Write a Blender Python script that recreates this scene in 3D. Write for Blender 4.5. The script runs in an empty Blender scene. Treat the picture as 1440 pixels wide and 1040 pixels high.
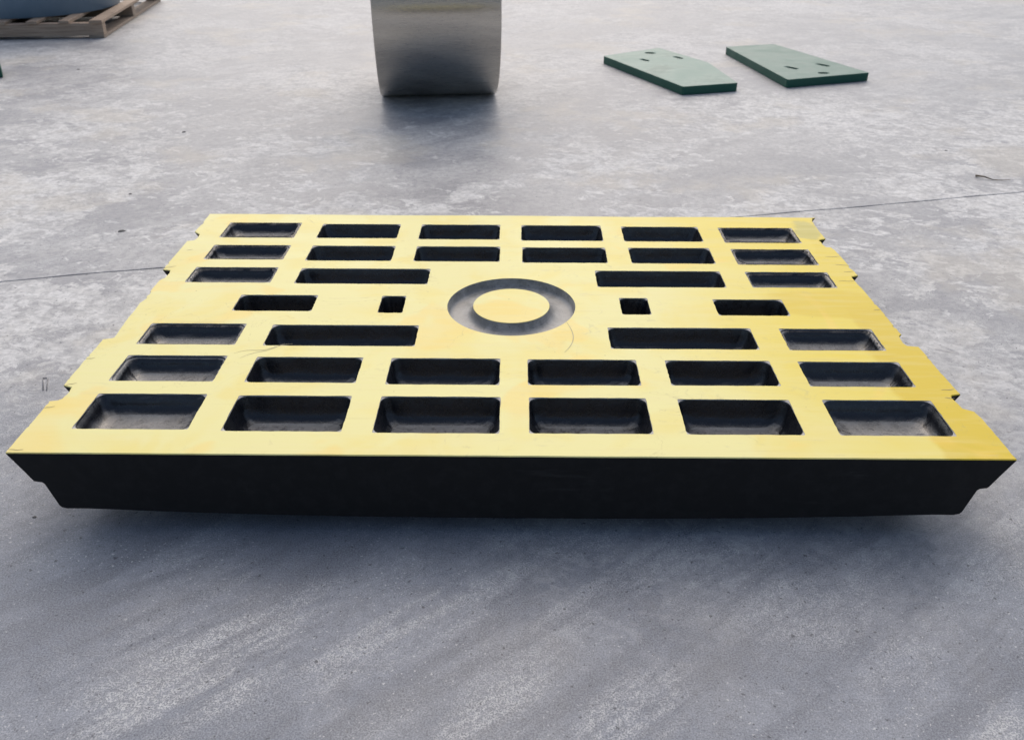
import bpy, bmesh, math, random
from mathutils import Vector, Matrix
from mathutils.geometry import tessellate_polygon
R = math.radians
random.seed(7)
S = bpy.context.scene
COL = S.collection

# ------------------------------------------------------------------ camera
ZT = 0.20                                   # height of the machined face above the floor
CAM = Vector((0.0205, -2.0626, 1.0299 + ZT)); YAW, PIT, ROL, FPX = 0.0097, 0.5365, -0.0014, 1227.13
cd = bpy.data.cameras.new('camera'); cam = bpy.data.objects.new('camera', cd); COL.objects.link(cam)
Rz = Matrix.Rotation(YAW, 3, 'Z')
fw = Rz @ Vector((0, math.cos(PIT), -math.sin(PIT))); rt = Rz @ Vector((1, 0, 0)); dn = fw.cross(rt)
r2 = math.cos(ROL) * rt + math.sin(ROL) * dn; d2 = -math.sin(ROL) * rt + math.cos(ROL) * dn
m = Matrix((r2, -d2, -fw)).transposed().to_4x4(); m.translation = CAM
cam.matrix_world = m
cd.sensor_width = 36; cd.sensor_fit = 'HORIZONTAL'; cd.lens = FPX / 1440 * 36; cd.clip_start = .02; cd.clip_end = 400
cd.dof.use_dof = True; cd.dof.focus_distance = 1.95; cd.dof.aperture_fstop = 7.0
S.camera = cam

# ------------------------------------------------------------------ sky and sun (overcast, brightest beyond the plate)
SUN_EL, SUN_AZ = R(46), R(-3)               # azimuth from +Y towards +X
w = bpy.data.worlds.new('World'); S.world = w; w.use_nodes = True
nt = w.node_tree; bg = nt.nodes['Background']
sky = nt.nodes.new('ShaderNodeTexSky'); sky.sky_type = 'NISHITA'; sky.sun_disc = False
sky.sun_elevation = SUN_EL; sky.sun_rotation = SUN_AZ
sky.air_density = 1.0; sky.dust_density = 4.0; sky.ozone_density = 1.0
hs = nt.nodes.new('ShaderNodeHueSaturation'); hs.inputs['Saturation'].default_value = 1.0
nt.links.new(sky.outputs[0], hs.inputs['Color']); nt.links.new(hs.outputs[0], bg.inputs[0])
bg.inputs[1].default_value = .115
sd = bpy.data.lights.new('sun', 'SUN'); so = bpy.data.objects.new('sun', sd); COL.objects.link(so)
sd.energy = 1.3; sd.angle = R(95); sd.color = (1, .975, .935)
sdir = Vector((math.sin(SUN_AZ) * math.cos(SUN_EL), math.cos(SUN_AZ) * math.cos(SUN_EL), math.sin(SUN_EL)))
so.rotation_euler = sdir.to_track_quat('Z', 'Y').to_euler(); so.location = (0, 8, 9)
S.view_settings.view_transform = 'Standard'; S.view_settings.look = 'None'
S.view_settings.exposure = 0.47; S.view_settings.gamma = 1

# ------------------------------------------------------------------ material helpers
class M:
    def __init__(s, name):
        s.m = bpy.data.materials.new(name); s.m.use_nodes = True
        s.t = s.m.node_tree; s.n = s.t.nodes; s.b = s.n['Principled BSDF']
        tc = s.n.new('ShaderNodeTexCoord'); s.obj = tc.outputs['Object']
    def lk(s, a, b): s.t.links.new(a, b)
    def mp(s, scale=(1, 1, 1), rot=(0, 0, 0), loc=(0, 0, 0), src=None):
        n = s.n.new('ShaderNodeMapping'); n.inputs['Scale'].default_value = scale
        n.inputs['Rotation'].default_value = rot; n.inputs['Location'].default_value = loc
        s.lk(src or s.obj, n.inputs[0]); return n.outputs[0]
    def dirmap(s, ang, scale, loc=(0, 0, 0)):
        return s.mp(scale, (0, 0, 0), loc, s.mp(rot=(0, 0, -ang)))
    def noise(s, scale, detail=4, rough=.55, vec=None, dist=0):
        n = s.n.new('ShaderNodeTexNoise'); n.inputs['Scale'].default_value = scale
        n.inputs['Detail'].default_value = detail; n.inputs['Roughness'].default_value = rough
        n.inputs['Distortion'].default_value = dist
        s.lk(vec or s.obj, n.inputs['Vector']); return n.outputs[0]
    def ramp(s, f, a, b, lo=0., hi=1.):
        n = s.n.new('ShaderNodeMapRange'); n.interpolation_type = 'SMOOTHSTEP'
        n.inputs[1].default_value = a; n.inputs[2].default_value = b
        n.inputs[3].default_value = lo; n.inputs[4].default_value = hi
        s.lk(f, n.inputs[0]); return n.outputs[0]
    def math(s, op, a, b):
        n = s.n.new('ShaderNodeMath'); n.operation = op
        for i, v in enumerate((a, b)):
            if isinstance(v, (int, float)): n.inputs[i].default_value = v
            else: s.lk(v, n.inputs[i])
        return n.outputs[0]
    def mix(s, f, a, b, mode='MIX'):
        n = s.n.new('ShaderNodeMix'); n.data_type = 'RGBA'; n.blend_type = mode
        if isinstance(f, (int, float)): n.inputs[0].default_value = f
        else: s.lk(f, n.inputs[0])
        for i, v in ((6, a), (7, b)):
            if isinstance(v, tuple): n.inputs[i].default_value = (*v, 1)
            else: s.lk(v, n.inputs[i])
        return n.outputs[2]
    def sep(s, src=None):
        n = s.n.new('ShaderNodeSeparateXYZ'); s.lk(src or s.obj, n.inputs[0]); return n.outputs
    def bump(s, h, strength, dist=.002, prev=None):
        n = s.n.new('ShaderNodeBump'); n.inputs['Strength'].default_value = strength
        n.inputs['Distance'].default_value = dist; s.lk(h, n.inputs['Height'])
        if prev: s.lk(prev, n.inputs['Normal'])
        return n.outputs[0]
    def set(s, col=None, rough=None, spec=None, metal=None, nor=None):
        for k, v in (('Base Color', col), ('Roughness', rough), ('Specular IOR Level', spec), ('Metallic', metal), ('Normal', nor)):
            if v is None: continue
            if isinstance(v, tuple): s.b.inputs[k].default_value = (*v, 1)
            elif isinstance(v, (int, float)): s.b.inputs[k].default_value = v
            else: s.lk(v, s.b.inputs[k])
        return s.m

# ---- trowelled concrete
def concrete():
    k = M('trowelled_concrete')
    X, Y, Z = k.sep()
    big = k.noise(.8, 6, .62, dist=.3)
    mid = k.noise(3.0, 8, .66, k.mp(loc=(3, 1, 0)), dist=.3)
    grain = k.noise(38, 6, .72, k.mp(loc=(1, 6, 0)))
    # paler chalky wear at back; back light and bluish near shade painted in
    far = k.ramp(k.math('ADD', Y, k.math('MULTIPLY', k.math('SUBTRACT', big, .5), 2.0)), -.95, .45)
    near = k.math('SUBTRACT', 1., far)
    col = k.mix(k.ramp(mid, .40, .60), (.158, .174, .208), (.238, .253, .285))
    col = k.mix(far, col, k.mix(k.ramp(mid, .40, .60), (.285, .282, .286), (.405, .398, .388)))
    # laitance flaking off in islands with crisp ragged edges
    isl = k.noise(1.0, 5, .55, k.mp(loc=(2.2, 8.1, 0)), dist=.4)
    flk = k.noise(4.0, 12, .66, k.dirmap(R(10), (1, 1.35, 1)), dist=.5)
    thr = k.math('ADD', flk, k.math('MULTIPLY', k.math('SUBTRACT', isl, .5), 1.15))
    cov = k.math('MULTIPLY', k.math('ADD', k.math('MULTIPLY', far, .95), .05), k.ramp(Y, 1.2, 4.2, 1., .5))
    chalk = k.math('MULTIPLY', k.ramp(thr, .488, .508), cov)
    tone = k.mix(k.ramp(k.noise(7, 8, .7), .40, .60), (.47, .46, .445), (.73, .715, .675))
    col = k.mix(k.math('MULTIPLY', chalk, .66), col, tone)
    flk2 = k.noise(11, 10, .68, k.dirmap(R(-25), (1, 1.6, 1), (2, 2, 0)), dist=.6)
    chalk2 = k.math('MULTIPLY', k.ramp(k.math('ADD', flk2, k.math('MULTIPLY', k.math('SUBTRACT', isl, .5), .7)), .545, .57), cov)
    col = k.mix(k.math('MULTIPLY', chalk2, .65), col, (.70, .69, .665))
    # worn-through grey patches and hair veins
    dk = k.math('MULTIPLY', k.ramp(k.noise(9, 10, .68, k.dirmap(R(20), (1, 1.5, 1), (7, 7, 0)), dist=.7), .535, .575), k.ramp(k.noise(1.8, 4), .42, .58))
    col = k.mix(k.math('MULTIPLY', dk, .30), col, (.20, .203, .22))
    vn = k.noise(8.5, 10, .66, k.dirmap(R(16), (1, 1.4, 1), (5, 2, 0)), dist=.9)
    vein = k.ramp(k.math('ABSOLUTE', k.math('SUBTRACT', vn, .5), 0.), .0, .010, 1., 0.)
    vm = k.math('MULTIPLY', vein, k.ramp(k.noise(2.6, 4), .44, .56))
    col = k.mix(k.math('MULTIPLY', vm, .50), col, (.15, .152, .16))
    # diagonal drag scuffs on the near pour: white salt-like grains in bands, and dull darker bands
    gr = k.math('MULTIPLY', k.ramp(k.noise(330, 2, .6), .44, .53), k.ramp(k.noise(95, 5, .72, k.mp(loc=(3, 5, 0))), .42, .54))
    band = k.ramp(k.noise(2.6, 7, .68, k.dirmap(R(39), (.8, 4.2, 1))), .42, .58)
    gate = k.math('MULTIPLY', k.ramp(k.noise(1.9, 4, .55, k.mp(loc=(1.5, 7.4, 0))), .44, .60), .45)
    U, V, _ = k.sep(k.mp(rot=(0, 0, R(-39))))
    for (cx, cy, ln, wd, st) in ((-.52, -1.02, .36, .11, 1.), (-.20, -.90, .22, .07, 1.), (-.02, -1.10, .14, .05, .8), (.22, -1.10, .14, .07, 1.), (.78, -1.12, .10, .07, 1.), (.32, -.78, .12, .05, .5)):
        ca, sa = math.cos(R(39)), math.sin(R(39)); cu, cv = cx * ca + cy * sa, -cx * sa + cy * ca
        du = k.math('DIVIDE', k.math('SUBTRACT', U, cu), ln); dv = k.math('DIVIDE', k.math('SUBTRACT', V, cv), wd)
        dd = k.math('ADD', k.math('ADD', k.math('MULTIPLY', du, du), k.math('MULTIPLY', dv, dv)), k.math('MULTIPLY', k.math('SUBTRACT', mid, .5), 2.5))
        gate = k.math('MAXIMUM', gate, k.ramp(dd, .1, 1.2, st, 0.))
    sc = k.math('MULTIPLY', k.math('MULTIPLY', band, gr), k.math('MULTIPLY', gate, k.ramp(grain, .30, .48)))
    col = k.mix(k.math('MULTIPLY', sc, .95), col, (.72, .715, .69))
    hz = k.math('MULTIPLY', k.math('MULTIPLY', band, gate), .30)
    col = k.mix(hz, col, (.44, .44, .435))
    dband = k.math('MULTIPLY', k.ramp(k.noise(2.4, 6, .64, k.dirmap(R(39), (.7, 5.0, 1), (2, 9, 0))), .46, .62), near)
    col = k.mix(k.math('MULTIPLY', dband, .55), col, (.118, .127, .152))
    # fine grain, pin holes, light specks
    fine = k.noise(330, 3, .7)
    col = k.mix(k.ramp(grain, .40, .62, .0, .34), col, (.115, .12, .133))
    col = k.mix(k.math('SUBTRACT', .26, k.math('MULTIPLY', far, .12)), col, k.mix(k.ramp(fine, .32, .68), (.04, .042, .05), (.56, .56, .56)))
    pin = k.ramp(k.noise(85, 2, .5, k.mp(loc=(4, 4, 0))), .67, .72)
    col = k.mix(k.math('MULTIPLY', pin, .7), col, (.06, .06, .065))
    lt = k.math('MULTIPLY', k.ramp(k.noise(150, 2, .5, k.mp(loc=(9, 3, 0))), .65, .70), k.ramp(mid, .42, .56))
    col = k.mix(k.math('MULTIPLY', lt, .65), col, (.60, .59, .57))
    oc = k.math('MULTIPLY', k.ramp(k.noise(1.6, 6, .65, k.mp(loc=(8, 2, 0))), .52, .64), k.math('ADD', k.math('MULTIPLY', far, .27), .07))
    col = k.mix(oc, col, (.44, .40, .33))
    n1 = k.bump(flk, .30, .003); n2 = k.bump(fine, .25, .0012, n1); n3 = k.bump(grain, .20, .003, n2)
    rough = k.ramp(mid, .3, .7, .46, .58)
    rough = k.math('ADD', rough, k.math('MULTIPLY', chalk, .14))
    return k.set(col, rough, .22, 0, n3)

def yellow():
    k = M('yellow_paint')
    X, Y, Z = k.sep()
    n = k.noise(2.1, 4, .5, k.mp((1, 1.6, 1)))
    n2 = k.noise(5.0, 3, .5, k.mp(loc=(4, 1, 0)), dist=.8)
    x2 = k.math('ADD', k.math('ADD', X, k.math('MULTIPLY', Y, .25)), k.math('MULTIPLY', k.math('SUBTRACT', n, .5), .8))
    deep = k.ramp(x2, .28, .95, 0, .9)
    col = k.mix(k.ramp(n2, .44, .66, 0, .8), (.695, .64, .275), (.70, .595, .19))
    col = k.mix(deep, col, (.66, .51, .032))
    # harder-edged deeper yellow along the right-hand end and right of the last slot
    wob = k.math('MULTIPLY', k.math('SUBTRACT', k.noise(3.2, 3), .5), .22)
    gold = k.math('MULTIPLY', k.ramp(k.math('ADD', X, wob), .862, .884), k.ramp(Y, -.02, .06, 1., .3))
    bx_ = k.math('MULTIPLY', k.math('SUBTRACT', X, .83), .8); by_ = k.math('MULTIPLY', k.math('SUBTRACT', Y, .03), 1.5)
    bd = k.math('ADD', k.math('ADD', k.math('MULTIPLY', bx_, bx_), k.math('MULTIPLY', by_, by_)), k.math('MULTIPLY', k.math('SUBTRACT', n2, .5), .03))
    gold = k.math('MAXIMUM', gold, k.ramp(bd, .012, .022, .8, 0.))
    col = k.mix(k.math('MULTIPLY', gold, .80), col, (.585, .42, .018))
    # amber blotches
    am = k.ramp(k.noise(3.3, 3, .5, k.mp(loc=(7.3, 2.2, 0)), dist=.6), .58, .64)
    col = k.mix(k.math('MULTIPLY', am, .35), col, (.78, .52, .10))
    # olive worn corner
    dx = k.math('SUBTRACT', X, .925); dy = k.math('SUBTRACT', Y, .54)
    d = k.math('ADD', k.math('MULTIPLY', k.math('MULTIPLY', dx, dx), 4.), k.math('MULTIPLY', dy, dy))
    d = k.math('ADD', d, k.math('MULTIPLY', k.math('SUBTRACT', k.noise(14, 4), .5), .02))
    ol = k.ramp(d, .004, .0085, 1., 0.)
    col = k.mix(k.math('MULTIPLY', ol, .75), col, (.40, .36, .09))
    # faint grey smears and hairlines
    sm = k.ramp(k.noise(7, 6, .65, k.mp((1, 2.5, 1), (0, 0, .5), (2, 5, 0)), dist=2.5), .60, .72)
    col = k.mix(k.math('MULTIPLY', sm, .22), col, (.40, .36, .24))
    hv = k.noise(4, 5, .55, k.mp(loc=(1, 8, 0)), dist=1.5)
    hl = k.ramp(k.math('ABSOLUTE', k.math('SUBTRACT', hv, .5), 0.), 0, .0035, 1, 0)
    hl = k.math('MULTIPLY', hl, k.ramp(k.noise(2.2, 2, .5, k.mp(loc=(0, 3, 0))), .54, .60))
    col = k.mix(k.math('MULTIPLY', hl, .35), col, (.33, .27, .12))
    sp = k.ramp(k.noise(60, 2, .5), .765, .79)
    col = k.mix(k.math('MULTIPLY', sp, .7), col, (.12, .10, .04))
    br = k.noise(30, 4, .6, k.mp((.12, 1, 1)))
    col = k.mix(k.ramp(br, .42, .66, 0, .22), col, (.74, .66, .36))
    bs = k.ramp(k.noise(46, 5, .65, k.mp((.05, 1, 1), loc=(3, 3, 0))), .60, .70)
    col = k.mix(k.math('MULTIPLY', bs, k.ramp(k.noise(3.1, 3), .45, .6, 0, .22)), col, (.42, .34, .12))
    gm = k.math('MULTIPLY', k.ramp(k.noise(26, 7, .72, k.mp(loc=(6, 1, 0)), dist=1.), .56, .66), k.ramp(k.noise(2.3, 4, .6, k.mp(loc=(3, 9, 0))), .48, .62, 0, .30))
    col = k.mix(gm, col, (.38, .33, .18))
    nb = k.bump(br, .05, .0012)
    return k.set(col, k.ramp(br, .3, .7, .38, .5), .16, 0, nb)

def black_side():
    k = M('black_paint')
    n = k.noise(40, 5, .6)
    col = k.mix(k.ramp(n, .4, .7), (.0075, .0073, .0075), (.0115, .0110, .0112))
    sf = k.math('MULTIPLY', k.ramp(k.noise(18, 7, .7, k.mp((.25, 1, 1.6))), .58, .68), k.ramp(k.noise(2.2, 3), .45, .6, 0, .5))
    col = k.mix(sf, col, (.028, .027, .026))
    nb = k.bump(k.noise(160, 4, .6), .15, .0012)
    return k.set(col, .62, .25, 0, nb)

def black_cast():
    k = M('black_cast_pocket')
    g = k.n.new('ShaderNodeNewGeometry')
    up = k.ramp(k.sep(g.outputs['True Normal'])[2], .80, .98)
    n = k.noise(55, 6, .65)
    fl = k.noise(9, 5, .6)
    dust = k.math('MULTIPLY', up, k.ramp(k.math('ADD', k.math('MULTIPLY', n, .5), k.math('MULTIPLY', fl, .6)), .36, .62))
    col = k.mix(dust, (.010, .0105, .013), (.165, .16, .152))  # dust on upward floors, its grey raised to paint in their sheen
    grit = k.ramp(k.noise(140, 3, .6), .60, .70)
    col = k.mix(k.math('MULTIPLY', k.math('MULTIPLY', grit, up), .35), col, (.26, .25, .23))
    nb = k.bump(n, .35, .003); nb = k.bump(k.noise(190, 3, .6), .30, .0012, nb)
    return k.set(col, k.ramp(n, .35, .65, .22, .38), .6, 0, nb)

def simple(name, a, b, scale, rough=.5, metal=0, bump=.1, bs=120, spec=.5):
    k = M(name)
    col = k.mix(k.ramp(k.noise(scale, 5, .6), .36, .66), a, b)
    return k.set(col, rough, spec, metal, k.bump(k.noise(bs, 4, .6), bump, .0015))

def groove_metal():
    k = M('grey_groove_metal')
    r = k.n.new('ShaderNodeVectorMath'); r.operation = 'LENGTH'; k.lk(k.mp((1, 1, 0)), r.inputs[0])
    cb = k.n.new('ShaderNodeCombineXYZ'); k.lk(r.outputs['Value'], cb.inputs[0])
    tool = k.noise(420, 3, .6, cb.outputs[0])
    n = k.noise(24, 6, .66)
    col = k.mix(k.ramp(n, .40, .62), (.20, .197, .185), (.34, .333, .315))
    col = k.mix(k.ramp(tool, .35, .65, 0, .35), col, (.16, .158, .15))
    spk = k.ramp(k.noise(120, 3, .6), .62, .68)
    col = k.mix(k.math('MULTIPLY', spk, .5), col, (.07, .07, .07))
    return k.set(col, k.ramp(n, .35, .65, .34, .5), .4, 0, k.bump(tool, .25, .001, k.bump(n, .2, .002)))

def green_paint(name, dust, off):
    k = M(name)
    g = k.n.new('ShaderNodeNewGeometry')
    up = k.ramp(k.sep(g.outputs['True Normal'])[2], .8, .95)
    n = k.noise(3.2, 6, .62, k.mp((1, 1, 1), (0, 0, .6), (off, 2, 0)), dist=1.4)
    f = k.noise(11, 5, .6, k.mp((.4, 1.6, 1), (0, 0, -.8), (off, 0, 0)), dist=1.2)
    dm = k.math('MULTIPLY', up, k.math('MULTIPLY', k.ramp(k.math('ADD', n, k.math('MULTIPLY', f, .35)), .42, .74), dust))
    col = k.mix(dm, (.014, .080, .056), (.17, .255, .212))
    return k.set(col, k.ramp(n, .3, .7, .42, .56), .25, 0, k.bump(f, .06, .003))

def steel_drum():
    k = M('turned_steel')
    st = k.noise(60, 4, .6, k.mp((.25, 6, 6)))
    tu = k.noise(240, 3, .6, k.mp((1.5, .02, .02)))
    col = k.mix(k.ramp(st, .35, .65), (.50, .475, .435), (.58, .555, .51))
    tg = k.n.new('ShaderNodeTangent'); tg.direction_type = 'RADIAL'; tg.axis = 'X'
    k.b.inputs['Anisotropic'].default_value = .9; k.b.inputs['Anisotropic Rotation'].default_value = .25; k.lk(tg.outputs[0], k.b.inputs['Tangent'])
    return k.set(col, k.ramp(st, .3, .7, .26, .32), .5, 1.0, k.bump(tu, .03, .001))

def timber(name, a, b):
    k = M(name)
    gr = k.noise(14, 6, .6, k.mp((.35, 6, 6)), dist=.6)
    col = k.mix(k.ramp(gr, .35, .66), a, b)
    col = k.mix(k.ramp(k.noise(2.5, 4), .55, .75, 0, .5), col, (.12, .085, .055))
    return k.set(col, .75, .3, 0, k.bump(gr, .3, .003))

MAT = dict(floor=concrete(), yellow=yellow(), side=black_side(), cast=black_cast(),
    lip=simple('bare_cast_grey', (.20, .195, .19), (.32, .31, .30), 60, .5),
    groove=groove_metal(),
    pencil=simple('pencil_grey', (.30, .26, .14), (.38, .33, .19), 40, .6),
    scratch=simple('scratch_dark', (.20, .17, .08), (.32, .26, .11), 40, .6),
    joint=simple('joint_dirt', (.015, .015, .016), (.035, .034, .033), 30, .9),
    drum=steel_drum(), blue=simple('blue_grey_paint', (.12, .185, .25), (.15, .215, .28), 3, .38, 0, .04),
    g1=green_paint('dusty_green_paint', .95, 0.), g2=green_paint('green_paint', .45, 6.),
    wood=timber('pallet_timber', (.40, .30, .22), (.27, .195, .14)),
    woodd=timber('pallet_timber_worn', (.33, .26, .20), (.22, .17, .13)),
    chip=simple('stone_chip_dark', (.05, .05, .05), (.10, .095, .09), 90, .8),
    twig=simple('dry_twig', (.09, .07, .05), (.20, .16, .10), 90, .8),
    wire=simple('dull_wire', (.17, .17, .18), (.27, .27, .275), 90, .5))

# ------------------------------------------------------------------ mesh helpers
def obj(name, verts, faces, mat, parent=None, smooth=False, mats=None, fm=None):
    me = bpy.data.meshes.new(name); me.from_pydata([tuple(v) for v in verts], [], faces)
    for x in (mats or [mat]): me.materials.append(x)
    if fm: me.polygons.foreach_set('material_index', fm)
    me.polygons.foreach_set('use_smooth', [bool(smooth)] * len(me.polygons))
    me.update()
    o = bpy.data.objects.new(name, me); COL.objects.link(o)
    if parent: o.parent = parent
    return o
def empty(name, loc=(0, 0, 0), rz=0):
    o = bpy.data.objects.new(name, None); COL.objects.link(o); o.location = loc; o.rotation_euler = (0, 0, rz)
    o.empty_display_size = .1; return o
def tag(o, label=None, cat=None, group=None, kind=None):
    for k, v in (('label', label), ('category', cat), ('group', group), ('kind', kind)):
        if v: o[k] = v
    return o
def box(bm, c, s, rz=0, jit=0, taper=1):
    hx, hy, hz = s[0] / 2, s[1] / 2, s[2] / 2; vs = []
    for z in (-1, 1):
        for x, y in ((-1, -1), (1, -1), (1, 1), (-1, 1)):
            k = taper if z < 0 else 1
            vs.append(bm.verts.new((c[0] + x * hx * k + random.uniform(-jit, jit), c[1] + y * hy * k + random.uniform(-jit, jit), c[2] + z * hz + random.uniform(-jit, jit))))
    for f in ((3, 2, 1, 0), (4, 5, 6, 7), (0, 1, 5, 4), (1, 2, 6, 5), (2, 3, 7, 6), (3, 0, 4, 7)):
        bm.faces.new([vs[i] for i in f])
def bobj(name, bm, mat, parent=None, bevel=0, smooth=False):
    if bevel: bmesh.ops.bevel(bm, geom=bm.edges[:], offset=bevel, segments=2, affect='EDGES', profile=.5)
    bmesh.ops.recalc_face_normals(bm, faces=bm.faces[:])
    me = bpy.data.meshes.new(name); bm.to_mesh(me); bm.free(); me.materials.append(mat)
    me.polygons.foreach_set('use_smooth', [smooth] * len(me.polygons))
    o = bpy.data.objects.new(name, me); COL.objects.link(o)
    if parent: o.parent = parent
    return o
def rrect(x0, x1, y0, y1, r, n=6, ne=0):
    """rounded rectangle, counter-clockwise, 4*(n+1) points"""
    r = min(r, (x1 - x0) / 2 - 1e-4, (y1 - y0) / 2 - 1e-4); p = []
    for cx, cy, a in ((x1 - r, y0 + r, -90), (x1 - r, y1 - r, 0), (x0 + r, y1 - r, 90), (x0 + r, y0 + r, 180)):
        for i in range(n + 1):
            t = R(a + 90 * i / n); p.append((cx + r * math.cos(t), cy + r * math.sin(t)))
    if ne:                                        # ne extra points on each straight run
        q = []; c = 4 * (n + 1)
        for i in range(c):
            q.append(p[i])
            if i % (n + 1) == n:
                b = p[(i + 1) % c]
                for j in range(1, ne + 1):
                    t = j / (ne + 1); q.append((p[i][0] + (b[0] - p[i][0]) * t, p[i][1] + (b[1] - p[i][1]) * t))
        p = q
    return p
def loft(loops, cap=True, flip=False):
    v = []; f = []; n = len(loops[0])
    for L in loops: v += L
    for k in range(len(loops) - 1):
        for i in range(n):
            j = (i + 1) % n; q = (k * n + i, k * n + j, (k + 1) * n + j, (k + 1) * n + i)
            f.append(q if not flip else q[::-1])
    if cap:
        q = tuple(range((len(loops) - 1) * n, len(loops) * n)); f.append(q if not flip else q[::-1])
    return v, f
def tess(loops, z):
    """flat face with holes from 2-D loops"""
    vs = [Vector((x, y, 0)) for L in loops for x, y in L]
    tr = tessellate_polygon([[Vector((x, y, 0)) for x, y in L] for L in loops]); fs = []
    for a, b, c in tr:
        n = (vs[b] - vs[a]).cross(vs[c] - vs[a]).z
        if abs(n) < 1e-12: continue
        fs.append((a, b, c) if n > 0 else (a, c, b))
    return [(v.x, v.y, z) for v in vs], fs

# ------------------------------------------------------------------ floor: two concrete pours with a saw-cut joint between
def joint_y(x): return .972 + .2455 * x + .004 * math.sin(3.1 * x) + .0018 * math.sin(17 * x + 1) + .001 * math.sin(53 * x)
FX = [-80, -20, -6] + [-4 + .1 * i for i in range(81)] + [6, 20, 80]
v = []; f = []; fm = []
for x in FX:
    jy = joint_y(x) if abs(x) < 5 else .972 + .2455 * x
    g = .0024 + .0008 * math.sin(41 * x)
    v += [(x, -80, 0), (x, jy - g - .002, 0), (x, jy - g, -.002), (x, jy - g, -.012), (x, jy + g, -.012), (x, jy + g, -.002), (x, jy + g + .002, 0), (x, 120, 0)]
for i in range(len(FX) - 1):
    for k in range(7):
        f.append((i * 8 + k, (i + 1) * 8 + k, (i + 1) * 8 + k + 1, i * 8 + k + 1)); fm.append(1 if k in (2, 3, 4) else 0)
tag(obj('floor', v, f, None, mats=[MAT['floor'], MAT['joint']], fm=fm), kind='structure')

# ------------------------------------------------------------------ the cast plate
plate = empty('cast_jaw_plate', (0, 0, 0))
tag(plate, 'heavy black cast plate with yellow machined face and rows of recessed pockets', 'casting')
LEFT = [(-1.003, 0.664), (-1.004, 0.615), (-1.002, 0.563), (-1.004, 0.521), (-1.003, 0.507), (-0.981, 0.486), (-0.979, 0.456), (-0.983, 0.437), (-1.002, 0.431), (-1.002, 0.381), (-1.002, 0.321), (-1.003, 0.269), (-1.001, 0.218), (-0.978, 0.213), (-0.974, 0.195), (-0.976, 0.17), (-0.985, 0.147), (-0.986, 0.132), (-0.986, 0.091), (-0.982, 0.021), (-0.987, 0.005), (-0.984, -0.039), (-0.985, -0.077), (-0.982, -0.123), (-0.978, -0.186), (-1.002, -0.196), (-1.001, -0.236), (-1.004, -0.285), (-1.002, -0.34), (-1.003, -0.373), (-1.001, -0.41), (-0.979, -0.419), (-0.977, -0.441), (-0.979, -0.464), (-0.985, -0.471), (-1.003, -0.475), (-1.002, -0.512), (-1.002, -0.565), (-1.003, -0.615), (-1.002, -0.655), (-1.001, -0.665)]
RIGHT = [(0.985, 0.655), (0.972, 0.640), (0.966, 0.595), (0.965, 0.55), (0.966, 0.475), (0.945, 0.465), (0.944, 0.427), (0.948, 0.409), (0.962, 0.407), (0.967, 0.387), (0.971, 0.336), (0.973, 0.278), (0.977, 0.203), (0.956, 0.195), (0.956, 0.165), (0.961, 0.106), (0.963, 0.034), (0.966, -0.01), (0.967, -0.082), (0.969, -0.146), (0.961, -0.154), (0.959, -0.164), (0.957, -0.189), (0.961, -0.203), (0.987, -0.208), (0.99, -0.256), (0.990, -0.313), (0.993, -0.366), (0.996, -0.423), (0.975, -0.428), (0.973, -0.453), (0.976, -0.48), (0.996, -0.492), (1.0, -0.514), (1.002, -0.562), (1.003, -0.613), (1.003, -0.664)]
def rough_edge(pts, sgn):
    out = [pts[0]]; chip = 0
    for (xa, ya), (xb, yb) in zip(pts, pts[1:]):
        n = max(1, int(math.hypot(xb - xa, yb - ya) / .007))
        for i in range(1, n + 1):
            t = i / n
            if chip <= 0 and random.random() < (.07 if sgn < 0 else .05): chip = random.choice((1, 1, 2, 3))
            j = random.uniform(-.0006, .0006) if chip <= 0 else -random.uniform(.0015, .0045)
            chip -= 1
            out.append((xa + (xb - xa) * t + sgn * j * (i < n), ya + (yb - ya) * t))
    return out
NB = 44
front = [(-1.001 + 2.004 * i / NB, -.6647 + .0007 * i / NB + random.uniform(-.0004, .0004)) for i in range(1, NB)]
back = [(.985 - 1.988 * i / NB, .655 + .009 * i / NB + .002 * math.sin(i * .35) + random.uniform(-.0005, .0005)) for i in range(1, NB)]
Lp = rough_edge(LEFT, -1); Rp = rough_edge(RIGHT, 1)[::-1]
OUT = Lp + front + Rp + back                      # left side (back to front), front edge, right side, back edge: counter-clockwise
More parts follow.
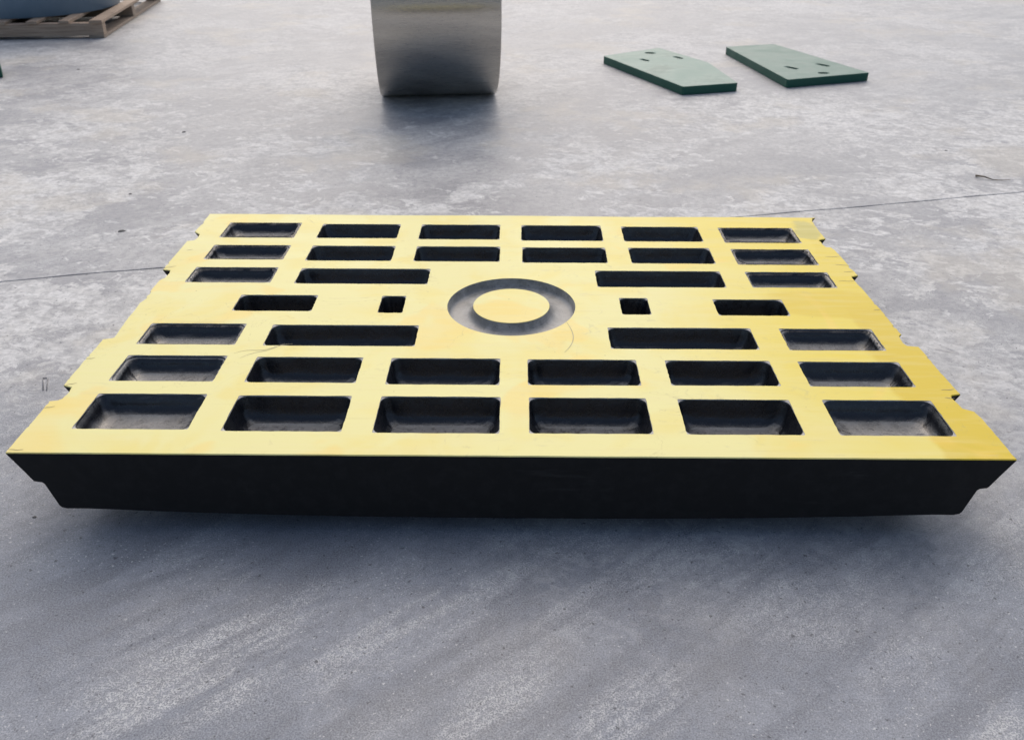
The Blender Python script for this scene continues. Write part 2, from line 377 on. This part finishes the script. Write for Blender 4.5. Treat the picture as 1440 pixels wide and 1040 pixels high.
# flat-polygon inset for the chamfer
def inset(P, d):
    n = len(P); o = []
    for i in range(n):
        a = Vector(P[(i - 2) % n]); b = Vector(P[(i + 2) % n]); t = (b - a)
        t = t.normalized() if t.length > 0 else Vector((1, 0)); o.append((P[i][0] - t.y * d, P[i][1] + t.x * d))
    return o
INS = inset(OUT, .0018)
PK = [  # x0, x1, y_near, y_far, depth
 (-.912, -.680, .460, .586, .030), (-.611, -.361, .460, .578, .052), (-.294, -.043, .454, .577, .054), (.024, .277, .447, .575, .054), (.341, .584, .445, .567, .052), (.648, .883, .438, .562, .030),
 (-.908, -.674, .293, .401, .031), (-.608, -.356, .287, .399, .054), (-.291, -.039, .286, .398, .055), (.027, .277, .280, .394, .055), (.346, .590, .279, .395, .052), (.653, .888, .273, .388, .031),
 (-.910, -.672, .134, .237, .034), (-.605, -.235, .130, .232, .052), (.234, .589, .118, .226, .052), (.660, .894, .120, .223, .034),
 (-.730, -.522, -.038, .057, .070), (-.349, -.284, -.045, .055, .070), (.286, .362, -.047, .050, .070), (.535, .720, -.049, .045, .070),
 (-.911, -.670, -.219, -.110, .034), (-.602, -.233, -.222, -.114, .055), (.241, .599, -.228, -.119, .055), (.670, .902, -.230, -.120, .034),
 (-.908, -.671, -.390, -.273, .038), (-.600, -.348, -.392, -.277, .057), (-.281, -.024, -.397, -.279, .060), (.040, .295, -.396, -.281, .060), (.362, .608, -.394, -.282, .060), (.673, .909, -.395, -.284, .042),
 (-.907, -.666, -.580, -.443, .042), (-.596, -.346, -.584, -.447, .060), (-.282, -.020, -.587, -.447, .062), (.042, .298, -.585, -.448, .062), (.366, .609, -.585, -.451, .060), (.681, .919, -.585, -.450, .042)]
RO, RI, CX, CY = .1686, .1000, -.0015, .003
circ = lambda r, n=96: [(CX + r * math.cos(2 * math.pi * i / n), CY + r * math.sin(2 * math.pi * i / n)) for i in range(n)]
holes = []
for (x0, x1, y0, y1, d) in PK:
    h = rrect(x0, x1, y0, y1, .0035, 6, 9)
    holes.append([(x + random.uniform(-.0007, .0007), y + random.uniform(-.0007, .0007)) for x, y in h])
tv, tf = tess([INS] + [h[::-1] for h in holes] + [circ(RO)[::-1]], ZT)
# chamfer belongs to the painted face
n = len(OUT); b0 = len(tv); tv += [(x, y, ZT - .0020) for x, y in OUT]
for i in range(n):
    j = (i + 1) % n; tf.append((i, b0 + i, b0 + j, j))
obj('machined_face', tv, tf, MAT['yellow'], plate)
# black body below: side profile with wings and a step, bowed underside
PROF = [(0.0, -.0020), (.0215, -.0408), (.0355, -.0675), (.0395, -.0715), (.0535, -.0738), (.0575, -.0780), (.0730, -.1335), (.0770, -.1385), (.0880, -.1412)]
loops = []
for k, (ins, z) in enumerate(PROF):
    L = []
    for (x, y) in OUT:
        e = max(0., min(1., (abs(x) - .86) / .14)); e = 1. if abs(x) > .94 else e
        sc = (1.0 - ins) if abs(x) > .94 else (1 - ins * abs(x) / 1.0)
        bow = -.0175 * (1 - min(1, abs(x) / .93) ** 2.2) * (k / (len(PROF) - 1)) ** 3
        L.append((x * sc, y, ZT + z + bow))
    loops.append(L)
v, f = loft(loops, False)
f = [q[::-1] for q in f]
bv, bf = tess([[(p[0], p[1]) for p in loops[-1]]], 0)
o0 = len(v); v += [(p[0], p[1], p[2]) for p in loops[-1]]; f += [(o0 + a, o0 + c, o0 + b) for a, b, c in bf]
body = obj('body', v, f, MAT['side'], plate)
# wear teeth on the hidden underside carry the plate on the floor
bm = bmesh.new()
for i in range(9):
    x = -.68 + i * .17
    box(bm, (x, 0.03, .030), (.10, .98, .060), taper=.55)
bobj('wear_teeth', bm, MAT['side'], plate, .006)
# pockets
for h, (x0, x1, y0, y1, d) in zip(holes, PK):
    rc = min(.019, (x1 - x0) * .2)
    e = random.uniform(.0004, .0008)
    skew = [random.uniform(-.002, .002) for _ in range(4)]
    def ring(i, r, z, wob=0):
        P = rrect(x0 + i, x1 - i, y0 + i, y1 - i, r, 6, 9)
        return [(x + random.uniform(-wob, wob), y + random.uniform(-wob, wob), ZT + z) for x, y in P]
    fr = min(.032, (y1 - y0) * .3)
    loops = [[(x, y, ZT) for x, y in h], ring(e, rc, -.0022), ring(e + .0008, rc, -.006, .0006), ring(.006, rc, -d + fr, .0016)]
    for a in (22, 45, 68, 90):
        t = R(a); loops.append(ring(.006 + fr * .9 * (1 - math.cos(t)), rc + .002, -d + fr * (1 - math.sin(t)), .0016))
    loops.append(ring(.006 + fr * .9 + (y1 - y0) * .12, rc, -d - .002, .001))
    v, f = loft(loops, True)
    nn = len(h); fm = [1] * nn + [0] * (len(f) - nn)
    po = obj('pocket', v, f, None, plate, True, [MAT['cast'], MAT['lip']], fm)
    for p in list(po.data.polygons)[:nn]: p.use_smooth = False
# ring groove round the boss
prof = [(RO, 0), (RO - .0008, -.003), (RO - .0025, -.017), (RO - .006, -.0235), (RO - .014, -.0265), (RO - .032, -.0275), (RI + .018, -.0262), (RI + .0095, -.0220), (RI + .004, -.014), (RI + .0015, -.004), (RI + .0006, -.0006)]
loops = [[(x, y, ZT + z) for x, y in circ(r)] for r, z in prof]
v, f = loft(loops, False)
obj('ring_groove', v, f, MAT['groove'], plate, True)
tv, tf = tess([circ(RI)], ZT); b0 = len(tv); tv += [(x, y, ZT - .0008) for x, y in circ(RI + .0008)]
nn = 96
for i in range(nn): tf.append((i, b0 + i, b0 + (i + 1) % nn, (i + 1) % nn))
obj('boss', tv, tf, MAT['yellow'], plate)
# pencil and scratch marks, thin raised ribbons
def ribbon(name, pts, wd, mat):
    v = []; f = []
    for i, p in enumerate(pts):
        a = Vector(pts[max(0, i - 1)]); b = Vector(pts[min(len(pts) - 1, i + 1)]); t = (b - a).normalized()
        k = wd * (.25 + .75 * math.sin(math.pi * (i + .5) / len(pts)))
        v += [(p[0] - t.y * k, p[1] + t.x * k, ZT + .0004), (p[0] + t.y * k, p[1] - t.x * k, ZT + .0004)]
    for i in range(len(pts) - 1): f.append((2 * i, 2 * i + 1, 2 * i + 3, 2 * i + 2))
    obj(name, v, f, mat, plate)
ribbon('pencil_line', [(.137 + .022 * math.sin(t * 2.6) - .02 * t * t, -.082 - .185 * t + .02 * t * t) for t in [i / 14 for i in range(15)]], .0011, MAT['pencil'])
ribbon('pencil_line', [(-.66 + .13 * t, -.262 + .045 * t + .006 * math.sin(9 * t)) for t in [i / 10 for i in range(11)]], .0008, MAT['pencil'])
ribbon('pencil_line', [(-.64 + .09 * t, -.285 + .07 * t + .005 * math.sin(7 * t)) for t in [i / 10 for i in range(11)]], .0007, MAT['pencil'])
for (x, y, l, a) in ((.945, .335, .045, .1), (.955, .275, .04, -.15), (.958, .228, .03, .2), (.935, .165, .05, 0), (.955, -.012, .02, .2), (.975, -.405, .03, .1), (.965, -.44, .02, -.2), (-.985, .235, .03, .5), (-.985, -.405, .02, .4), (-.99, -.29, .018, .3), (-.99, -.50, .02, .3), (-.985, -.655, .03, 0), (-.97, .36, .015, .4), (.87, -.04, .0, 0)):
    if l: ribbon('scratch', [(x - l * (.5 - t) , y + (t - .5) * l * a + .001 * math.sin(8 * t)) for t in [i / 6 for i in range(7)]], .0010, MAT['scratch'])

# ------------------------------------------------------------------ steel drum lying on its side
DR, DH = .55, .3305
dr = empty('steel_ring', (-.4682, 3.2147, DR + .0005), .1075)
tag(dr, 'large turned steel ring lying on its side behind the yellow plate', 'ring')
def revolve_x(prof, n=128):
    loops = []
    for x, r in prof: loops.append([(x, r * math.cos(2 * math.pi * i / n), r * math.sin(2 * math.pi * i / n)) for i in range(n)])
    return loft(loops, False, True)
v, f = revolve_x([(-DH, DR - .006), (-DH + .0015, DR - .002), (-DH + .006, DR), (-.1, DR), (.1, DR), (DH - .006, DR), (DH - .0015, DR - .002), (DH, DR - .006)])
obj('outer_shell', v, f, MAT['drum'], dr, True)
v, f = revolve_x([(DH, DR - .006), (DH, DR - .055)]); obj('rim', v, f, MAT['drum'], dr)
v, f = revolve_x([(-DH, DR - .055), (-DH, DR - .006)]); obj('rim', v, f, MAT['drum'], dr)
v, f = revolve_x([(DH, DR - .055), (-DH, DR - .055)]); obj('bore', v, f, MAT['drum'], dr, True)

# ------------------------------------------------------------------ green steel plates with slots
def green_plate(label, top, slots, th, mat, z=.002):
    cx = sum(p[0] for p in top) / len(top); cy = sum(p[1] for p in top) / len(top)
    e = empty('green_steel_plate', (cx, cy, 0)); tag(e, label, 'plate', 'green plates on the floor')
    P = [(x - cx, y - cy) for x, y in top]
    if sum(P[i][0] * P[(i + 1) % len(P)][1] - P[(i + 1) % len(P)][0] * P[i][1] for i in range(len(P))) < 0: P = P[::-1]
    d = []
    for i in range(len(P)):                       # dense outline for a small bevel
        a, b = P[i], P[(i + 1) % len(P)]
        for t in (.012, .35, .65, .988): d.append((a[0] + (b[0] - a[0]) * t, a[1] + (b[1] - a[1]) * t))
    H = []
    for (x, y, a, l, wd) in slots:
        S_ = []
        for sx, ph in ((1, -90), (-1, 90)):
            for i in range(7):
                t = R(ph + 180 * i / 6); S_.append((sx * (l - wd) / 2 + wd / 2 * math.cos(t), wd / 2 * math.sin(t)))
        H.append([(x - cx + p * math.cos(a) - q * math.sin(a), y - cy + p * math.sin(a) + q * math.cos(a)) for p, q in S_])
    def ins(Q, k): return [(x * (1 - k), y * (1 - k)) for x, y in Q]
    tv, tf = tess([ins(d, .004)] + [h[::-1] for h in H], z + th)
    n = len(d); b0 = len(tv)
    for zz in (z + th - .002, z): tv += [(x, y, zz) for x, y in d]
    for i in range(n):
        j = (i + 1) % n
        tf.append((i, b0 + i, b0 + j, j)); tf.append((b0 + i, b0 + n + i, b0 + n + j, b0 + j))
    o = n
    for h in H:
        c0 = len(tv); tv += [(x, y, z) for x, y in h]
        for i in range(len(h)):
            j = (i + 1) % len(h); tf.append((o + i, o + j, c0 + j, c0 + i))   # reversed hole loop order is fixed below
        o += len(h)
    obj('slab', tv, tf, mat, e)
    return e
green_plate('dusty pale green steel plate with a pointed near corner, left of the two', [(.569, 4.040), (.9636, 3.1567), (1.304, 3.260), (1.235, 3.84), (.98, 4.33)],
    [(.8298, 3.9079, -.95, .085, .035), (.8963, 4.1402, -.1, .08, .05), (1.0619, 3.9908, -.95, .09, .035)], .048, MAT['g1'])
green_plate('cleaner dark green steel plate with three slots, right of the two', [(1.4543, 4.3717), (1.6218, 3.3483), (2.1807, 3.5499), (1.8152, 4.4812)],
    [(1.7319, 3.6852, -.9, .11, .04), (1.9558, 3.7731, -.9, .11, .04), (1.8925, 3.5354, -.05, .075, .045)], .048, MAT['g2'])
e = empty('green_steel_offcut', (-3.36, 3.60, 0)); tag(e, 'small green steel offcut just entering at the left edge below the pallet', 'offcut')
bm = bmesh.new(); box(bm, (-.04, 0, .042), (.26, .20, .08)); o = bobj('slab', bm, MAT['g2'], e, .006); e.rotation_euler.z = .5

# ------------------------------------------------------------------ timber pallet and the blue drum on it
pa = empty('timber_pallet', (-3.144, 4.897, 0), R(7.5))
tag(pa, 'weathered timber pallet carrying the blue drum in the corner', 'pallet')
PL, PD = 1.75, 1.92
def board(name, c, s, mat):
    bm = bmesh.new(); box(bm, c, s, jit=.0015); bobj(name, bm, mat, pa, .003)
for i, y in enumerate((.045, .93, 1.87)):
    board('stringer', (-PL / 2, y, .065), (PL - .004, .085, .086), MAT['wood' if i == 0 else 'woodd'])
for i in range(8):
    x = -.048 - i * .225 + random.uniform(-.008, .008)
    board('deck_board', (x, PD / 2 - .012, .1195), (.095 if i == 0 else .075 + random.uniform(-.006, .008), PD, .022), MAT['wood'])
for x in (-.06, -.86, -1.68):
    board('bottom_board', (x, PD / 2, .0115), (.11, PD, .0215), MAT['woodd'])
bl = empty('blue_drum', (-3.993, 5.578, .131)); tag(bl, 'blue-grey painted steel drum standing on the pallet, cut by the frame', 'drum')
BR = .67; nb = 96
lp = [[(r * math.cos(2 * math.pi * i / nb), r * math.sin(2 * math.pi * i / nb), z) for i in range(nb)] for r, z in ((BR - .004, .0), (BR, .005), (BR, .40), (BR, .795), (BR - .005, .8))]
v, f = loft(lp, False); obj('shell', v, f, MAT['blue'], bl, True)
lp = [[(r * math.cos(2 * math.pi * i / nb), r * math.sin(2 * math.pi * i / nb), z) for i in range(nb)] for r, z in ((BR - .005, .8), (BR - .05, .8), (BR - .05, .74))]
v, f = loft(lp, True); obj('lid', v, f, MAT['blue'], bl)

# ------------------------------------------------------------------ litter on the floor
def tube(name, pts, rad, mat, parent=None, n=6):
    loops = []
    for i, p in enumerate(pts):
        a = Vector(pts[max(0, i - 1)]); b = Vector(pts[min(len(pts) - 1, i + 1)]); t = (b - a).normalized()
        u = t.cross(Vector((0, 0, 1))); u = u.normalized() if u.length > 1e-4 else Vector((1, 0, 0)); w_ = t.cross(u)
        r = rad[i] if isinstance(rad, list) else rad
        loops.append([tuple(Vector(p) + u * r * math.cos(2 * math.pi * k / n) + w_ * r * math.sin(2 * math.pi * k / n)) for k in range(n)])
    v, f = loft(loops, True); f.append(tuple(range(n))[::-1])
    return obj(name, v, f, mat, parent, True)
tw = [(2.020, 1.690), (2.045, 1.665), (2.075, 1.645), (2.11, 1.632), (2.14, 1.624)]
tag(tube('twig', [(x, y, .006 + .004 * math.sin(i * 2)) for i, (x, y) in enumerate(tw)], [.005, .0032, .002, .0016, .001], MAT['twig']), 'short dry twig on the floor near the right edge', 'twig')
st = [(-1.240, -.117), (-1.271, -.056), (-1.258, -.054), (-1.231, -.117)]
tag(tube('wire_staple', [(x, y, .001) for x, y in st], .0014, MAT['wire']), 'bent wire staple lying on the floor left of the plate', 'staple')
def chip(x, y, s, label):
    bm = bmesh.new(); bmesh.ops.create_icosphere(bm, subdivisions=2, radius=1)
    a = random.uniform(-.5, .5)
    for q in bm.verts:
        k = 1 + random.uniform(-.25, .25)
        q.co = Vector((q.co.x * s * k * 1.6, q.co.y * s * k, max(-.1, q.co.z) * s * .45 * k))
    o = bobj('stone_chip', bm, MAT['chip']); o.location = (x, y, .0006); o.rotation_euler.z = a
    tag(o, label, 'stone chip', 'stone chips on the floor')
for c_ in ((-1.477, 1.006, .0085, 'largest dark stone chip, on the floor left of the far left plate corner'),
           (-1.688, 2.343, .007, 'dark stone chip midway between the pallet and the plate'),
           (-1.603, 1.416, .0045, 'small dark stone chip just beyond the largest chip, left of the plate'),
           (-2.867, 3.798, .006, 'small dark stone chip on the floor just below the pallet'),
           (2.053, 2.079, .005, 'small dark stone chip on the floor beyond the twig'),
           (-1.018, -.625, .0028, 'tiny dark stone chip on the floor below the near left plate corner')): chip(*c_)
